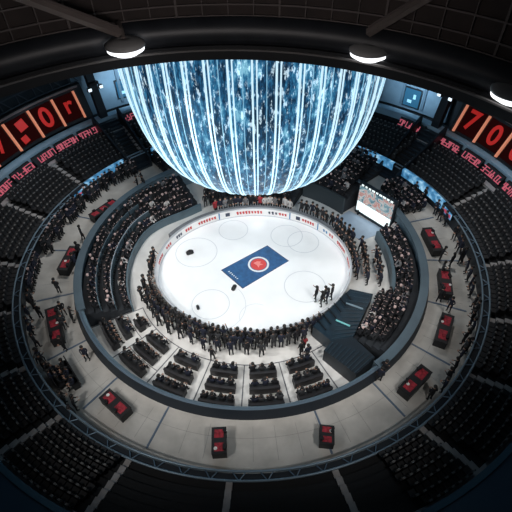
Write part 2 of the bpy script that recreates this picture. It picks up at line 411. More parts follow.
struct(ringobj('ledge_wall', rect(24.1, 25.0, 1.2, 5.1), M_ledge, -10, 190, 120))
struct(ringobj('wall_back', rect(27.0, 27.3, 1.2, 20), M_wall, -15, 195, 90))
struct(ringobj('wall_near', [(22.6, 1.2), (22.9, 1.2), (22.9, 4.9), (22.6, 4.9)], [mat('near_rim', (.08, .17, .24), .5)], -150, -30, 90))
struct(ringobj('near_rim_roof', [(22.9, 1.2), (25.9, 1.2), (25.9, 5.6), (22.9, 4.85)], mat('near_roof', (.02, .06, .10), .5), -150, -30, 90))
for a0, a1 in ((37.5, 66), (112, 134.5)):
    struct(ringobj('wall_blue', rect(26.55, 27.0, 4.6, 20), M_wallb, a0, a1, 20))
bm = bmesh.new()
for a in (44, 49.5, 55, 118, 123.5): lathe(bm, rect(26.4, 26.56, 5, 20), a-.35, a+.35, 1)
fix(bm); struct(link('trim_3', bm, mat('pilaster', (.12, .19, .25), .6)))
for i, (a, z) in enumerate(((47.0, 6.0), (122.3, 6.5))):
    w = struct(empty('window_%d' % (i+1), pol(26.5, a, z), R(a+90)))
    bm = bmesh.new(); box(bm, 2.1, .12, 2.2); link('window_frame', bm, M_steelD, w)
    bm = bmesh.new(); box(bm, 1.8, .06, 1.9, (0, .07, 0)); link('window_pane', bm, M_glass, w)
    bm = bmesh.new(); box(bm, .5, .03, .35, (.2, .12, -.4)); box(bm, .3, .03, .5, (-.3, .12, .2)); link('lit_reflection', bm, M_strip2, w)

# red lit signs between upper seats and ledge
def glyph(bm, p, rz, s):
    M = Matrix.Translation(p) @ Matrix.Rotation(rz, 4, 'Z') @ Matrix.Rotation(-.62, 4, 'X')
    segs = [(-.3, 0, .12, .9), (.3, 0, .12, .9), (0, .4, .6, .12), (0, 0, .6, .12), (0, -.4, .6, .12), (.12, -.2, .14, .5), (-.1, .2, .14, .45)]
    for x, z, w, h in rnd.sample(segs, rnd.randint(3, 4)):
        t = bmesh.new(); box(t, w*s, .05, h*s, (x*s, 0, z*s)); bmesh.ops.transform(t, matrix=M, verts=t.verts[:])
        me = bpy.data.meshes.new('g'); t.to_mesh(me); t.free(); bm.from_mesh(me); bpy.data.meshes.remove(me)
nsg = 0
for side, spans in (('right', [(33, 27.5), (26.5, 20.5), (19.5, 13.5), (12.5, 6.5), (46, 38.5), (5.5, 0)]), ('left', [(133.5, 140), (141, 147), (148, 154), (155, 161), (162, 168), (169, 175), (120, 127)])):
    for i, (a0, a1) in enumerate(spans):
        am = (a0+a1)/2
        far = am in (42.25, 123.5)
        lb = 'red lit sign row on the far seats, just ' + side + ' of the light bowl' if far else 'red lit sign row above the upper seats, %s in line from the %s stair' % (nth(i+1), side)
        e = empty('lit_sign', (0, 0, 0)); tag(e, lb, 'sign', 'red lit signs above the upper seats')
        lo, hi = min(a0, a1), max(a0, a1)
        ringobj('sign_panel', [(23.1, 4.15), (23.7, 4.15), (23.85, 5.0), (23.7, 5.0)], M_black, lo, hi, 8, parent=e)
        bm = bmesh.new(); n = 8 if not far else 6
        for k in range(n):
            a = lo+(hi-lo)*(k+.5)/n
            if rnd.random() < .9: glyph(bm, pol(23.36, a, 4.62), R(a-90), .68)
        link('lit_lettering', bm, M_redsign, e)

# dark stairs and leaning columns either side
for a, lb, lc in ((131.0, 'left', 'dark leaning column left of the hanging light bowl, before the blue wall'), (37.0, 'right', 'dark leaning column right of the hanging light bowl, before the blue wall')):
    bm = bmesh.new(); n = 14
    for k in range(n):
        r0 = 17.6+k*.45; z = 1.75+k*.235
        lathe(bm, rect(r0, r0+.45, 1.3, z), a-3.4*18/r0, a+3.4*18/r0, 2)
    fix(bm); st = struct(link('stair_flight', bm, M_steelD))
    for sg in (-1, 1):
        bm = bmesh.new(); d = a+sg*3.6
        pts = [(17.6, 1.3), (23.9, 1.3), (23.9, 5.9), (17.6, 2.7)]
        lathe(bm, pts, d-.3, d+.3, 1); fix(bm); struct(link('stair_wall', bm, M_steelD))
    e = empty('leaning_column', pol(24.7, a, 4.5), R(a)); tag(e, lc, 'column')
    bm = bmesh.new()
    P = [(-.3, -.6), (-.15, 1.2), (.25, 3), (.8, 5.2), (1.5, 8)]
    for (x0, z0), (x1, z1) in zip(P, P[1:]):
        v = []
        for x, z in ((x0, z0), (x1, z1)):
            v += [bm.verts.new((x-.35, -.42, z)), bm.verts.new((x+.35, -.42, z)), bm.verts.new((x+.35, .42, z)), bm.verts.new((x-.35, .42, z))]
        for i in range(4): bm.faces.new([v[i], v[(i+1) % 4], v[4+(i+1) % 4], v[4+i]])
        if z0 == P[0][1]: bm.faces.new(v[3::-1])
        if z1 == P[-1][1]: bm.faces.new(v[4:])
    bmesh.ops.remove_doubles(bm, verts=bm.verts[:], dist=.001); fix(bm); link('shaft', bm, M_steelD, e)
    bm = bmesh.new(); box(bm, .3, 1.1, .3, (.1, 0, 4.2)); link('bracket', bm, M_blackm, e)
    for j in (-1, 1):
        f = empty('floodlight', pol(24.62, a+j*1.5, 8.3), R(a)); tag(f, 'small white floodlight on the %s side of the leaning column, %s scoreboard side' % ('scoreboard' if (j > 0) == (a > 90) else 'bowl', lb), 'floodlight')
        bm = bmesh.new(); box(bm, .35, .5, .4, (0, 0, 0), taper=.7); link('lamp_housing', bm, M_blackm, f)
        bm = bmesh.new(); box(bm, .05, .36, .28, (-.19, 0, -.02)); link('lamp_face', bm, M_flood, f)

# ------------------------------------------------------------------ scoreboards
def scoreboard(lb, edges, z0, z1, digits, ztop):
    e = empty('scoreboard', (0, 0, 0)); tag(e, lb, 'scoreboard')
    lo, hi = min(edges)-2.5, max(edges)+1.5
    ringobj('housing', [(24.75, z0-.3), (26.4, z0-.3), (26.4, z1+.35), (25.95, z1+.35)], M_black, lo, hi, 20, parent=e)
    bm = bmesh.new()
    for zz in (z1+.55, ztop): tube(bm, [pol(26.1, lo+(hi-lo)*k/14, zz) for k in range(15)], .06, 6)
    for k in range(14):
        tube(bm, [pol(26.1, lo+(hi-lo)*k/14, z1+.55), pol(26.1, lo+(hi-lo)*(k+(.15 if k % 2 else .9))/14, ztop)], .05, 5)
    link('top_truss', bm, mat('score_truss', (.05, .07, .09), .5, .3), e)
    bm = bmesh.new(); tube(bm, [pol(25.75, lo+1+(hi-lo-1)*k/14, z1+.25) for k in range(15)], .11, 6)
    link('top_rail', bm, mat('score_rail', (.35, .28, .27), .5), e)
    for a in edges:
        bm = bmesh.new(); M = Matrix.Translation(pol(25.0, a, (z0+z1)/2)) @ Matrix.Rotation(R(a-90), 4, 'Z') @ Matrix.Rotation(-.42, 4, 'X')
        box(bm, .15, .3, z1-z0+.2); bmesh.ops.transform(bm, matrix=M, verts=bm.verts[:]); link('divider_strip', bm, M_orange, e)
    ed = sorted(edges)
    for (a0, a1), dg in zip(zip(ed, ed[1:]), digits):
        am = (a0+a1)/2; w = 25*R(a1-a0)*.86
        M = Matrix.Translation(pol(25.15, am, (z0+z1)/2)) @ Matrix.Rotation(R(am-90), 4, 'Z') @ Matrix.Rotation(-.42, 4, 'X')
        bm = bmesh.new(); box(bm, w, .12, z1-z0); bmesh.ops.transform(bm, matrix=M, verts=bm.verts[:])
        pn = link('display_panel', bm, mat('display_black', (.004, .002, .002), 1, emit=(.02, .002, .002), estr=.5), e)
        for kind, x, z, s in dg:
            F_ = Matrix.Translation(pol(25.06, am, (z0+z1)/2)) @ Matrix.Rotation(R(am-90), 4, 'Z')
            F_ = F_ @ Matrix.Rotation(-.42, 4, 'X') @ Matrix.Translation((x, 0, z)) @ Matrix.Rotation(PI/2, 4, 'X')
            if kind == 'sq':
                bm = bmesh.new(); box(bm, s, s*.95, .06, rz=.15); bmesh.ops.transform(bm, matrix=F_, verts=bm.verts[:]); link('lit_mark', bm, M_red, pn)
            else:
                me = text_mesh(kind, s); me.transform(F_); me.materials.append(M_red); o = bpy.data.objects.new('lit_digit', me); C.objects.link(o); o.parent = pn
zt = 8.35
scoreboard('scoreboard with red lit 0 between orange strips, left of the light bowl', [135.7, 141.3, 147.6, 154.2, 161], 5.75, zt,
           [[('r', .1, .25, 2.4)], [('0', 0, 0, 2.7)], [('sq', .1, .5, 1.0), ('sq', -.35, -.75, .7)], [('7', 0, 0, 2.2)]], 9.9)
scoreboard('scoreboard with red lit 7 and 0 between orange strips, right of the light bowl', [32.3, 26.3, 19.6, 13, 6.5], 5.45, 7.95,
           [[('5', 0, 0, 2.2)], [('0', 0, 0, 2.5)], [('0', 0, .0, 2.6)], [('7', -.1, .15, 2.6)]], 9.3)

# ------------------------------------------------------------------ ceiling ring, drum and lamps
DC = (-1.41, -18.0)
bm = bmesh.new()
n = 120
inn = [bm.verts.new(pol(14.2, i*360/n, 20.05, DC)) for i in range(n)]; out = [bm.verts.new(pol(34, i*360/n, 20.05)) for i in range(n)]
inn2 = [bm.verts.new(pol(14.2, i*360/n, 20.5, DC)) for i in range(n)]; out2 = [bm.verts.new(pol(34, i*360/n, 20.5)) for i in range(n)]
for i in range(n):
    j = (i+1) % n
    bm.faces.new([inn[i], inn[j], out[j], out[i]]); bm.faces.new([inn2[i], out2[i], out2[j], inn2[j]])
    bm.faces.new([inn[i], inn2[i], inn2[j], inn[j]]); bm.faces.new([out[i], out[j], out2[j], out2[i]])
fix(bm); struct(link('ceiling', bm, M_drum))
bm = bmesh.new(); lathe(bm, [(14.75+.8*cos(k*PI/10), 20.95+.8*sin(k*PI/10)) for k in range(20)], 0, 360, 144, DC); fix(bm)
struct(link('ceiling_ring', bm, M_ring, None, True))
struct(ringobj('ceiling_fascia', rect(13.95, 14.2, 19.75, 20.45), M_black, 0, 360, 144, DC))
struct(ringobj('ceiling_lip', rect(13.82, 13.95, 20.22, 20.30), M_lip, 0, 360, 144, DC))
struct(ringobj('ceiling_drum', rect(14.55, 14.8, 20.5, 31), M_drum, 0, 360, 144, DC))
bm = bmesh.new()
for k in range(72):
    a = k*5+2.0; lathe(bm, rect(14.43, 14.55, 21.4, 31), a-.09*(2.2 if k % 4 == 3 else 1), a+.09*(2.2 if k % 4 == 3 else 1), 1, DC)
for z in (21.65, 22.15, 22.9, 23.7, 24.6, 26): lathe(bm, rect(14.42, 14.55, z, z+.07), 0, 360, 144, DC)
fix(bm); struct(link('trim_4', bm, M_rib))
for p, lb in (([(-5.5, -5.9, 21.75), (-8.3, -7.9, 23.75), (-11.0, -10.0, 25.7)], 'pale roof beam slanting up from the round lamp, left of the light bowl'),
              ([(5.75, -6.0, 21.55), (7.6, -7.3, 23.3), (9.6, -8.9, 25.2)], 'pale roof beam slanting up from the round lamp, right of the light bowl')):
    e = empty('roof_beam', p[0]); tag(e, lb, 'beam'); p = [Vector(q) for q in p]
    bm = bmesh.new(); tube(bm, [q-e.location for q in p], .2, 4); link('beam_body', bm, M_beam, e)
    bm = bmesh.new(); tube(bm, [q-e.location+Vector((0, 0, .26)) for q in p], .06, 6); link('beam_flange', bm, M_rib, e)
LAMPS = [(at_, lb) for at_, lb in (((-5.42, -5.75, 21.25), 'round grey ring lamp with a bright underside, above the light bowl on its left'),
        ((5.95, -5.95, 20.85), 'round grey ring lamp with a bright underside, above the light bowl on its right'),
        ((10.78, -10.6, 20.9), 'round ring lamp cut by the picture edge, above the right scoreboard'))]
lampspots = [Vector(p) for p, _ in LAMPS]+[Vector((-11.9, -11.3, 20.7)), pol(13.2, -150, 20.7, DC), pol(13.2, -30, 20.7, DC), pol(13.2, 180, 20.7, DC), pol(13.2, 5, 20.7, DC)]
for p, lb in LAMPS:
    e = empty('ring_lamp', p); tag(e, lb, 'lamp', 'round lamps on the ceiling ring')
    bm = bmesh.new(); lathe(bm, [(.02, .22), (.35, .22), (.75, .12), (.93, 0), (.93, -.1), (.88, -.1), (.02, .05)], 0, 360, 40); fix(bm); link('lamp_cap', bm, M_lampcap, e, True)
    bm = bmesh.new(); lathe(bm, [(.02, -.02), (.9, -.05), (.86, -.28), (.55, -.46), (.02, -.50)], 0, 360, 40); fix(bm); link('lamp_lens', bm, M_lampglow, e, True)
    bm = bmesh.new(); d = (Vector((p[0]-DC[0], p[1]-DC[1], 0))).normalized()
    tube(bm, [(0, 0, .2), d*.5+Vector((0, 0, .45)), d*1.3+Vector((0, 0, .5))], .11, 8); link('lamp_arm', bm, M_beam, e)

# ------------------------------------------------------------------ hanging LED bowl
BC, ZB, RBt, RT_, NN, ZT = Vector((.58, 5.5, 0)), 8.0, 4.1, 9.5, 2.285, 18.0
def bowl_r(t): return RBt+(RT_-RBt)*(1-(1-t)**NN)**(1/NN)
tt = [0, .004, .015, .03, .05, .08, .12, .17, .23, .3, .38, .47, .57, .68, .8, .9, 1]
bowl = empty('light_bowl', (BC.x, BC.y, ZB)); tag(bowl, 'huge blue-white LED light bowl hanging over the ice from the ceiling', 'light fixture')
PRO = [(bowl_r(t), (ZT-ZB)*t) for t in tt]+[(RT_, 12.04)]
bm = bmesh.new(); lathe(bm, PRO, 0, 360, 160, closed=False); fix(bm); link('screen_skin', bm, M_led, bowl, True)
bm = bmesh.new(); lathe(bm, rect(.05, RBt+.05, -.12, 0), 0, 360, 80); fix(bm); link('bottom_plate', bm, mat('bowl_bottom', (.05, .09, .12), .4, emit=(.05, .16, .25), estr=.5), bowl)
def strip(a, w, m, lift):
    bm = bmesh.new(); rows = []
    for (r, z), (r2, z2) in zip(PRO, PRO[1:]+[(RT_, 13)]):
        nv = Vector(((z2-z), -(r2-r))).normalized()
        rr, zz = r+nv.x*lift, z+nv.y*lift; ww = w*(.45+.55*r/RT_)
        t = pol(1, a+90); c = pol(rr, a, zz); ci = pol(r-.02, a, z)
        rows.append([bm.verts.new(c-t*ww/2), bm.verts.new(c+t*ww/2), bm.verts.new(ci+t*ww/2), bm.verts.new(ci-t*ww/2)])
    for A, B in zip(rows, rows[1:]):
        for k in range(4): bm.faces.new([A[k], A[(k+1) % 4], B[(k+1) % 4], B[k]])
    bm.faces.new(rows[0]); bm.faces.new(rows[-1][::-1]); fix(bm)
    link('soft_strip' if m is M_strip2 else 'light_strip', bm, m, bowl)
M_soft = M_strip2
for k in range(46):
    a = -90+k*360/46
    strip(a-.75, .11, M_strip, .07); strip(a+.7, .075, M_strip, .06)
    if k % 3 != 1: strip(a+3.9, .04, M_soft, .04)

# ------------------------------------------------------------------ big screen
bl, br_ = at(356, 209, .5), at(388, 229, .5)
u = (br_-bl); W = u.length; rz = math.atan2(u.y, u.x); mid = (bl+br_)/2
scr = empty('video_screen', (mid.x, mid.y, 0), rz); tag(scr, 'large free-standing video screen with picture above a white lower half, facing the ice', 'screen')
H_ = 3.1
bm = bmesh.new(); box(bm, W+.3, .35, H_+.5, (0, .22, (H_+.5)/2+.1)); link('screen_case', bm, M_steelD, scr)
bm = bmesh.new(); box(bm, W, .05, 1.15, (0, .02, 1.05)); link('white_panel', bm, M_scrwhite, scr)
bm = bmesh.new(); box(bm, W, .05, 1.75, (0, .02, 2.5)); link('picture_panel', bm, M_pic, scr)
bm = bmesh.new()
for k in range(9): box(bm, .2+.15*rnd.random(), .04, .16, (-W/2+.3+k*.42, 0, 3.55))
link('caption_lettering', bm, M_scrwhite, scr)
for sx in (-1, 1):
    bm = bmesh.new(); box(bm, .15, .6, .6, (sx*W*.42, .25, .3)); link('foot', bm, M_blackm, scr)

# ------------------------------------------------------------------ stage block at the lower right of the ice
sg = empty('covered_stage', (0, 0, 0)); tag(sg, 'dark blue covered stage block with ribbed roof beside the ice', 'stage')
def prism(name, px, zlow, ztop, m):
    bm = bmesh.new(); pts = [at(x, y, z) for (x, y), z in zip(px, ztop)]
    lo = [bm.verts.new((p.x, p.y, zlow)) for p in pts]; hi = [bm.verts.new(p) for p in pts]; k = len(pts)
    bm.faces.new(hi); bm.faces.new(lo[::-1])
    for i in range(k): bm.faces.new([lo[i], lo[(i+1) % k], hi[(i+1) % k], hi[i]])
    fix(bm); return link(name, bm, m, sg)
up = [(350, 289), (373, 294), (353, 337), (331, 341), (313, 326)]
prism('upper_roof', up, .0, [1.1, 1.1, 1.2, 1.3, 1.3], M_stage)
prism('lower_roof', [(331, 341), (353, 337), (375, 357), (356, 374), (324, 350)], .0, [1.25, 1.25, 1.5, 1.5, 1.3], M_stageD)
def slats(a, b, c, d, n, z0, z1, m, name='roof_rib'):
    for k in range(n):
        f = (k+.5)/n; bm = bmesh.new()
        P0 = at(a[0]+(d[0]-a[0])*f, a[1]+(d[1]-a[1])*f, z0+(z1-z0)*f); P1 = at(b[0]+(c[0]-b[0])*f, b[1]+(c[1]-b[1])*f, z0+(z1-z0)*f)
        tube(bm, [P0, P1], .035, 5); link(name, bm, m, sg)
M_ribs = mat('stage_rib', (.020, .042, .06), .4)
slats((350, 289), (373, 294), (353, 337), (331, 341), 12, 1.14, 1.3, M_ribs)
slats((331, 341), (324, 350), (356, 374), (375, 357), 10, 1.36, 1.56, M_ribs)
bm = bmesh.new(); tube(bm, [at(336, 320, 1.35), at(350, 326, 1.35)], .07, 6); link('glow_strip', bm, M_teal, sg)
bm = bmesh.new(); tube(bm, [at(346, 303, 1.2), at(363, 309, 1.2)], .08, 6); link('pale_rail', bm, M_steel, sg)
bm = bmesh.new()
for k in range(6): tube(bm, [at(316+k*6, 318-k*5, 1.35), at(326+k*5, 330-k*6, 1.4)], .05, 5)
link('edge_trusses', bm, M_blackm, sg)

# ------------------------------------------------------------------ people
def skin_mesh(name, nodes, edges, sub, extra=None):
    bm = bmesh.new(); ly = bm.verts.layers.skin.verify(); V = {}
    for k, (p, r) in nodes.items():
        v = bm.verts.new(p); v[ly].radius = r if isinstance(r, tuple) else (r, r); v[ly].use_root = (k == 'pelvis'); V[k] = v
    for a, b in edges: bm.edges.new((V[a], V[b]))
    me = bpy.data.meshes.new(name); bm.to_mesh(me); bm.free()
    o = bpy.data.objects.new(name, me); C.objects.link(o)
    mo = o.modifiers.new('s', 'SKIN'); mo.use_smooth_shade = True; mo.branch_smoothing = .3
    if sub: o.modifiers.new('d', 'SUBSURF').levels = sub
    out = bpy.data.meshes.new_from_object(o.evaluated_get(bpy.context.evaluated_depsgraph_get()))
    bpy.data.objects.remove(o); bpy.data.meshes.remove(me)
    # skin / top / trousers / shoes by the nearest bone
    kinds = []
    for a, b in edges:
        n = (a+b)
        kinds.append(0 if any(w in n for w in ('head', 'nose', 'ear', 'palm', 'fin', 'thumb', 'crown')) else 3 if 'toe' in n else 2 if ('knee' in n or 'ankle' in n) else 1)
    seg = [(Vector(nodes[a][0]), Vector(nodes[b][0]), nodes[a][1] if not isinstance(nodes[a][1], tuple) else nodes[a][1][0]) for a, b in edges]
    for p in out.polygons:
        best, bi = 1e9, 1
        for (A, B, rr), k in zip(seg, kinds):
            AB = B-A; t = max(0, min(1, (p.center-A).dot(AB)/max(1e-9, AB.length_squared)))
            d = (p.center-(A+AB*t)).length
            if k == 1: d -= .02
            if d < best: best, bi = d, k
        p.material_index = bi
    return out
def person_nodes(pose):
    N, E_ = {}, []
    sit = pose.startswith('sit')
    h0 = .56 if sit else .95
    lean = {'sit_lean': .16, 'sit_desk': .10, 'lean': .10}.get(pose, 0)
    def y(k): return lean*k
    N['pelvis'] = ((0, 0, h0), (.145, .115)); N['spine'] = ((0, y(.4)-.01, h0+.2), (.135, .105)); N['chest'] = ((0, y(.8), h0+.40), (.165, .115))
    N['collar'] = ((0, y(1), h0+.50), (.10, .075)); N['head_neck'] = ((0, y(1.1)+.01, h0+.57), .055); N['head_low'] = ((0, y(1.2)+.03, h0+.63), .075)
    N['head_mid'] = ((0, y(1.2)+.025, h0+.71), .098); N['crown'] = ((0, y(1.2)+.015, h0+.78), .078)
    N['nose'] = ((0, y(1.2)+.135, h0+.68), .016)
    E_ += [('pelvis', 'spine'), ('spine', 'chest'), ('chest', 'collar'), ('collar', 'head_neck'), ('head_neck', 'head_low'), ('head_low', 'head_mid'), ('head_mid', 'crown'), ('head_mid', 'nose')]
    for s, t in ((-1, 'l'), (1, 'r')):
        N['ear'+t] = ((s*.105, y(1.2)+.015, h0+.70), .02); E_.append(('head_mid', 'ear'+t))
        N['shoulder'+t] = ((s*.195, y(.9), h0+.45), .068); E_.append(('chest', 'shoulder'+t))
        sx = s
        arms = {'stand': ((.25, -.03, .18), (.26, .06, -.03)), 'lean': ((.25, .02, .20), (.16, .28, .12)),
                'front': ((.25, -.02, .18), (.10, .22, .12)), 'raise': ((.27, .10, .26), (.16, .30, .48)) if s > 0 else ((.25, -.03, .18), (.26, .06, -.03)),
                'sit': ((.25, .05, .2), (.12, .30, .05)), 'sit_lean': ((.26, .20, .20), (.10, .42, .10)), 'sit_desk': ((.27, .16, .22), (.14, .40, .22)), 'sit_clap': ((.26, .10, .24), (.05, .30, .34))}[pose]
        (ex, ey, ez), (wx, wy, wz) = arms
        e = Vector((s*ex, ey, h0+ez)); w = Vector((s*wx, wy, h0+wz))
        N['elbow'+t] = (tuple(e), .05); N['wrist'+t] = (tuple(w), .034)
        d = (w-e).normalized(); pc = w+d*.075
        N['palm'+t] = (tuple(pc), (.04, .024)); E_ += [('shoulder'+t, 'elbow'+t), ('elbow'+t, 'wrist'+t), ('wrist'+t, 'palm'+t)]
        side = d.cross(Vector((0, 0, 1)));  side = side.normalized() if side.length > .1 else Vector((1, 0, 0))
        if abs(d.z) > .8: side = Vector((0, 1, 0))
        curl = side.cross(d)*(.3*s)
        for i, ln in enumerate((.068, .080, .074, .056)):
            b = pc+side*(.026*(i-1.5)*1.0)+d*.025; mth = b+d*ln*.55; tp = mth+(d+curl).normalized()*ln*.5
            N['fin%d%sa' % (i, t)] = (tuple(mth), .0095); N['fin%d%sb' % (i, t)] = (tuple(tp), .008)
            E_ += [('palm'+t, 'fin%d%sa' % (i, t)), ('fin%d%sa' % (i, t), 'fin%d%sb' % (i, t))]
        tb = pc-d*.03+side*(-.05); N['thumb'+t] = (tuple(tb+d*.03+side*(-.012)), .011); E_.append(('palm'+t, 'thumb'+t))
        if sit:
            N['hip'+t] = ((s*.10, .06, .53), .10); N['knee'+t] = ((s*.13, .46, .53), .07); N['ankle'+t] = ((s*.13, .44, .11), .048); N['toe'+t] = ((s*.14, .62, .05), .042)
        else:
            st = .09*s if pose in ('stand', 'raise') else 0
            N['hip'+t] = ((s*.10, 0, .86), .10); N['knee'+t] = ((s*.11, .03+st*.6, .49), .066); N['ankle'+t] = ((s*.12, -.03+st, .10), .047); N['toe'+t] = ((s*.14, .14+st, .045), .042)
        E_ += [('pelvis', 'hip'+t), ('hip'+t, 'knee'+t), ('knee'+t, 'ankle'+t), ('ankle'+t, 'toe'+t)]
    return N, E_
POSES = ('stand', 'lean', 'front', 'raise', 'sit', 'sit_lean', 'sit_desk', 'sit_clap')
BODY, HAIR, LOW = {}, {}, {}
for ps in POSES:
    N, E_ = person_nodes(ps)
    me = skin_mesh('person', N, E_, 1)
    hc = Vector(N['head_mid'][0])
    bm = bmesh.new(); bm.from_mesh(me)
    for s in (-1, 1):
        r = bmesh.ops.create_icosphere(bm, subdivisions=1, radius=.014, matrix=Matrix.Translation(hc+Vector((s*.036, .092, .012))))
        for v in r['verts']:
            for f in v.link_faces: f.material_index = 4
    nf = len(bm.faces); box(bm, .05, .012, .012, hc+Vector((0, .088, -.065)), mi=5)
    bm.to_mesh(me); bm.free()
    zmin = min(v.co.z for v in me.vertices)
    for col, tm in TOPS.items():
        d = me.copy(); d.transform(Matrix.Translation((0, 0, -zmin)))
        for x in (M_skin, tm, M_trous, M_shoe, M_eye, M_lip2): d.materials.append(x)
        BODY[ps, col] = d
    for ln in (0, 1):
        bm = bmesh.new(); bmesh.ops.create_uvsphere(bm, u_segments=14, v_segments=9, radius=.124, matrix=Matrix.Translation(hc+Vector((0, -.014, .036-zmin))) @ Matrix.Diagonal((1, 1.08, 1.06, 1)))
        cut = [v for v in bm.verts if (v.co.z < hc.z-zmin-.06-.10*ln) or (v.co.y > hc.y+.045 and v.co.z < hc.z-zmin+.045)]
        bmesh.ops.delete(bm, geom=cut, context='VERTS')
        if ln:
            for v in bm.verts:
                if v.co.z < hc.z-zmin-.03: v.co.z -= .10
        bmesh.ops.solidify(bm, geom=bm.faces[:], thickness=.008)
        h = bpy.data.meshes.new('hair'); bm.to_mesh(h); bm.free(); h.materials.append(M_hair); HAIR[ps, ln] = h
    if ps.startswith('sit') or ps == 'front':
        keep = [k for k in N if not any(w in k for w in ('fin', 'thumb', 'nose', 'ear'))]
        LOW[ps] = skin_mesh('low', {k: N[k] for k in keep}, [e for e in E_ if e[0] in keep and e[1] in keep], 0)
PROTO = {}
NPEOPLE = 0
def person(p, face, pose, col, label, group=None, scale=1.0, hair=None):
    """a person at p turned to the direction face (radians)"""
    global NPEOPLE
    NPEOPLE += 1
    key = (pose, col)
    if key not in PROTO:
        o = bpy.data.objects.new('person', BODY[key]); PROTO[key] = o
    else: o = PROTO[key].copy()
    C.objects.link(o); o.location = p; o.rotation_euler = (0, 0, face-PI/2); o.scale = (scale,)*3
    h = bpy.data.objects.new('hair', HAIR[pose, hair if hair is not None else (rnd.random() < .35)]); h.parent = o; C.objects.link(h)
    for k in list(o.keys()): del o[k]
    return tag(o, label, 'person', group)
DARK = ['black', 'black', 'black', 'navy', 'navy', 'charcoal']
def inward(p): return math.atan2(RCY-p.y, RCX-p.x)

# rows standing behind the near boards
def board_row(s, a0, a1, sp, txt, group, jit=.05, poses=('stand', 'lean', 'front', 'raise'), miss=0):
    d = a0; i = 0
    while (d < a1):
        d += math.degrees(sp/(8.4+s))
        if rnd.random() < miss: continue
        i += 1
        p = rink(s+rnd.uniform(-jit, jit), d+rnd.uniform(-.3, .3), -.005); col = rnd.choice(DARK)
        person(p, inward(p)+rnd.uniform(-.35, .35), rnd.choice(poses), col, 'person in %s, %s' % (col, txt % nth(i)), group, rnd.uniform(1.03, 1.16))
board_row(.62, -171, -57, .50, '%s from left, front row behind the near boards', 'people behind the near boards')
board_row(1.12, -168, -70, .60, '%s from left, second row behind the near boards', 'people behind the near boards', .09)
board_row(1.60, -163, -92, 1.1, '%s from left, straggling behind the near-boards crowd', 'people behind the near boards', .1)
board_row(.62, 168, 183, .62, '%s from far end, beside boards below the left stand', 'people beside the left boards', .1)
board_row(.60, -14, 27, .58, '%s from the stage, against boards before the right stand', 'people behind the right boards', .06)
board_row(1.28, 16, 60, .62, '%s from the blue-lit floor, behind the far right boards', 'people behind the far right boards', .08)
board_row(1.55, -17, 10, .62, '%s from the stage, middle row before the right stand', 'people before the right stand', .1, miss=.15)
board_row(2.55, -16, 6, .55, '%s from the stage, outer row before the right stand', 'people before the right stand', .1, miss=.15)
DARK0 = DARK; DARK = ['black', 'navy', 'charcoal', 'grey', 'white', 'red', 'black', 'grey']
board_row(1.1, 64, 112, .5, '%s from the far dark block, behind the boards under the bowl', 'people behind the far boards', .08)
DARK = DARK0
for (x, y), lb, col in (((301, 354), 'person in black near the stage corner, behind the end of the near-boards crowd', 'black'), ((303.5, 350), 'person in a red top near the stage corner, ending the near-boards crowd', 'red'),
                        ((307, 358), 'person in navy by the stage corner, nearest the table blocks', 'navy'), ((213, 374-14), 'person in black alone behind the near-boards crowd by the floor line', 'black')):
    p = at(x, y, -.005); person(p, inward(p), 'stand', col, lb)
def bag(p, rz, sc, lb):
    e = empty('equipment_bag', p, rz); tag(e, lb, 'bag'); e.scale = (sc,)*3
    bm = bmesh.new(); box(bm, .7, .36, .3, (0, 0, .15)); bmesh.ops.bevel(bm, geom=bm.edges[:], offset=.09, segments=3); link('bag_body', bm, M_black, e, True)
    for sy in (-.09, .09):
        bm = bmesh.new(); tube(bm, [(-.17, sy, .27), (-.12, sy, .40), (0, sy*.6, .45), (.12, sy, .40), (.17, sy, .27)], .02, 6); link('handle', bm, M_tabletop, e)
bag(at(190, 253.5, .03), .4, .95, 'small dark bag alone on the ice, far left near a faint circle')
bag(at(234, 288.5, .03), 1.2, .8, 'small dark bag on the ice beside the corner of the blue mat')
bag(at(198, 308, .03), 1.9, .6, 'tiny dark bag alone on the near left ice inside a circle')
bag(at(140, 290, -.005), 1.0, .7, 'small dark bag alone on the pale floor below the left stand')
for (x, y), lb in (
                   ((315.5, 301), 'person in black on the ice, farthest from the stage in the small group'), ((321, 306), 'person in black on the ice, lowest in the small group by the stage'), ((326.5, 303), 'person in navy on the ice, middle of the small group by the stage'),
                   ((331, 299), 'person in black on the ice, closest to the right boards in the small group'), ((324, 301), 'person in charcoal on the ice, behind the middle of the small group by the stage')):
    p = at(x, y, .03); person(p, inward(p), rnd.choice(('stand', 'raise')), 'navy' if 'navy' in lb else 'charcoal' if 'charcoal' in lb else 'black', lb, None, 1.05)

# tunnel between left and far stands
for i, (x, y) in enumerate(((206, 207), (211, 205), (207, 200), (214, 209))):
    p = at(x, y, -.005); person(p, rnd.random()*6, 'stand', 'black', 'person in black, %s in the gap beside the left stand' % ('frontmost', 'second', 'rearmost', 'closest to the far stand')[i], 'people in the stand gap')

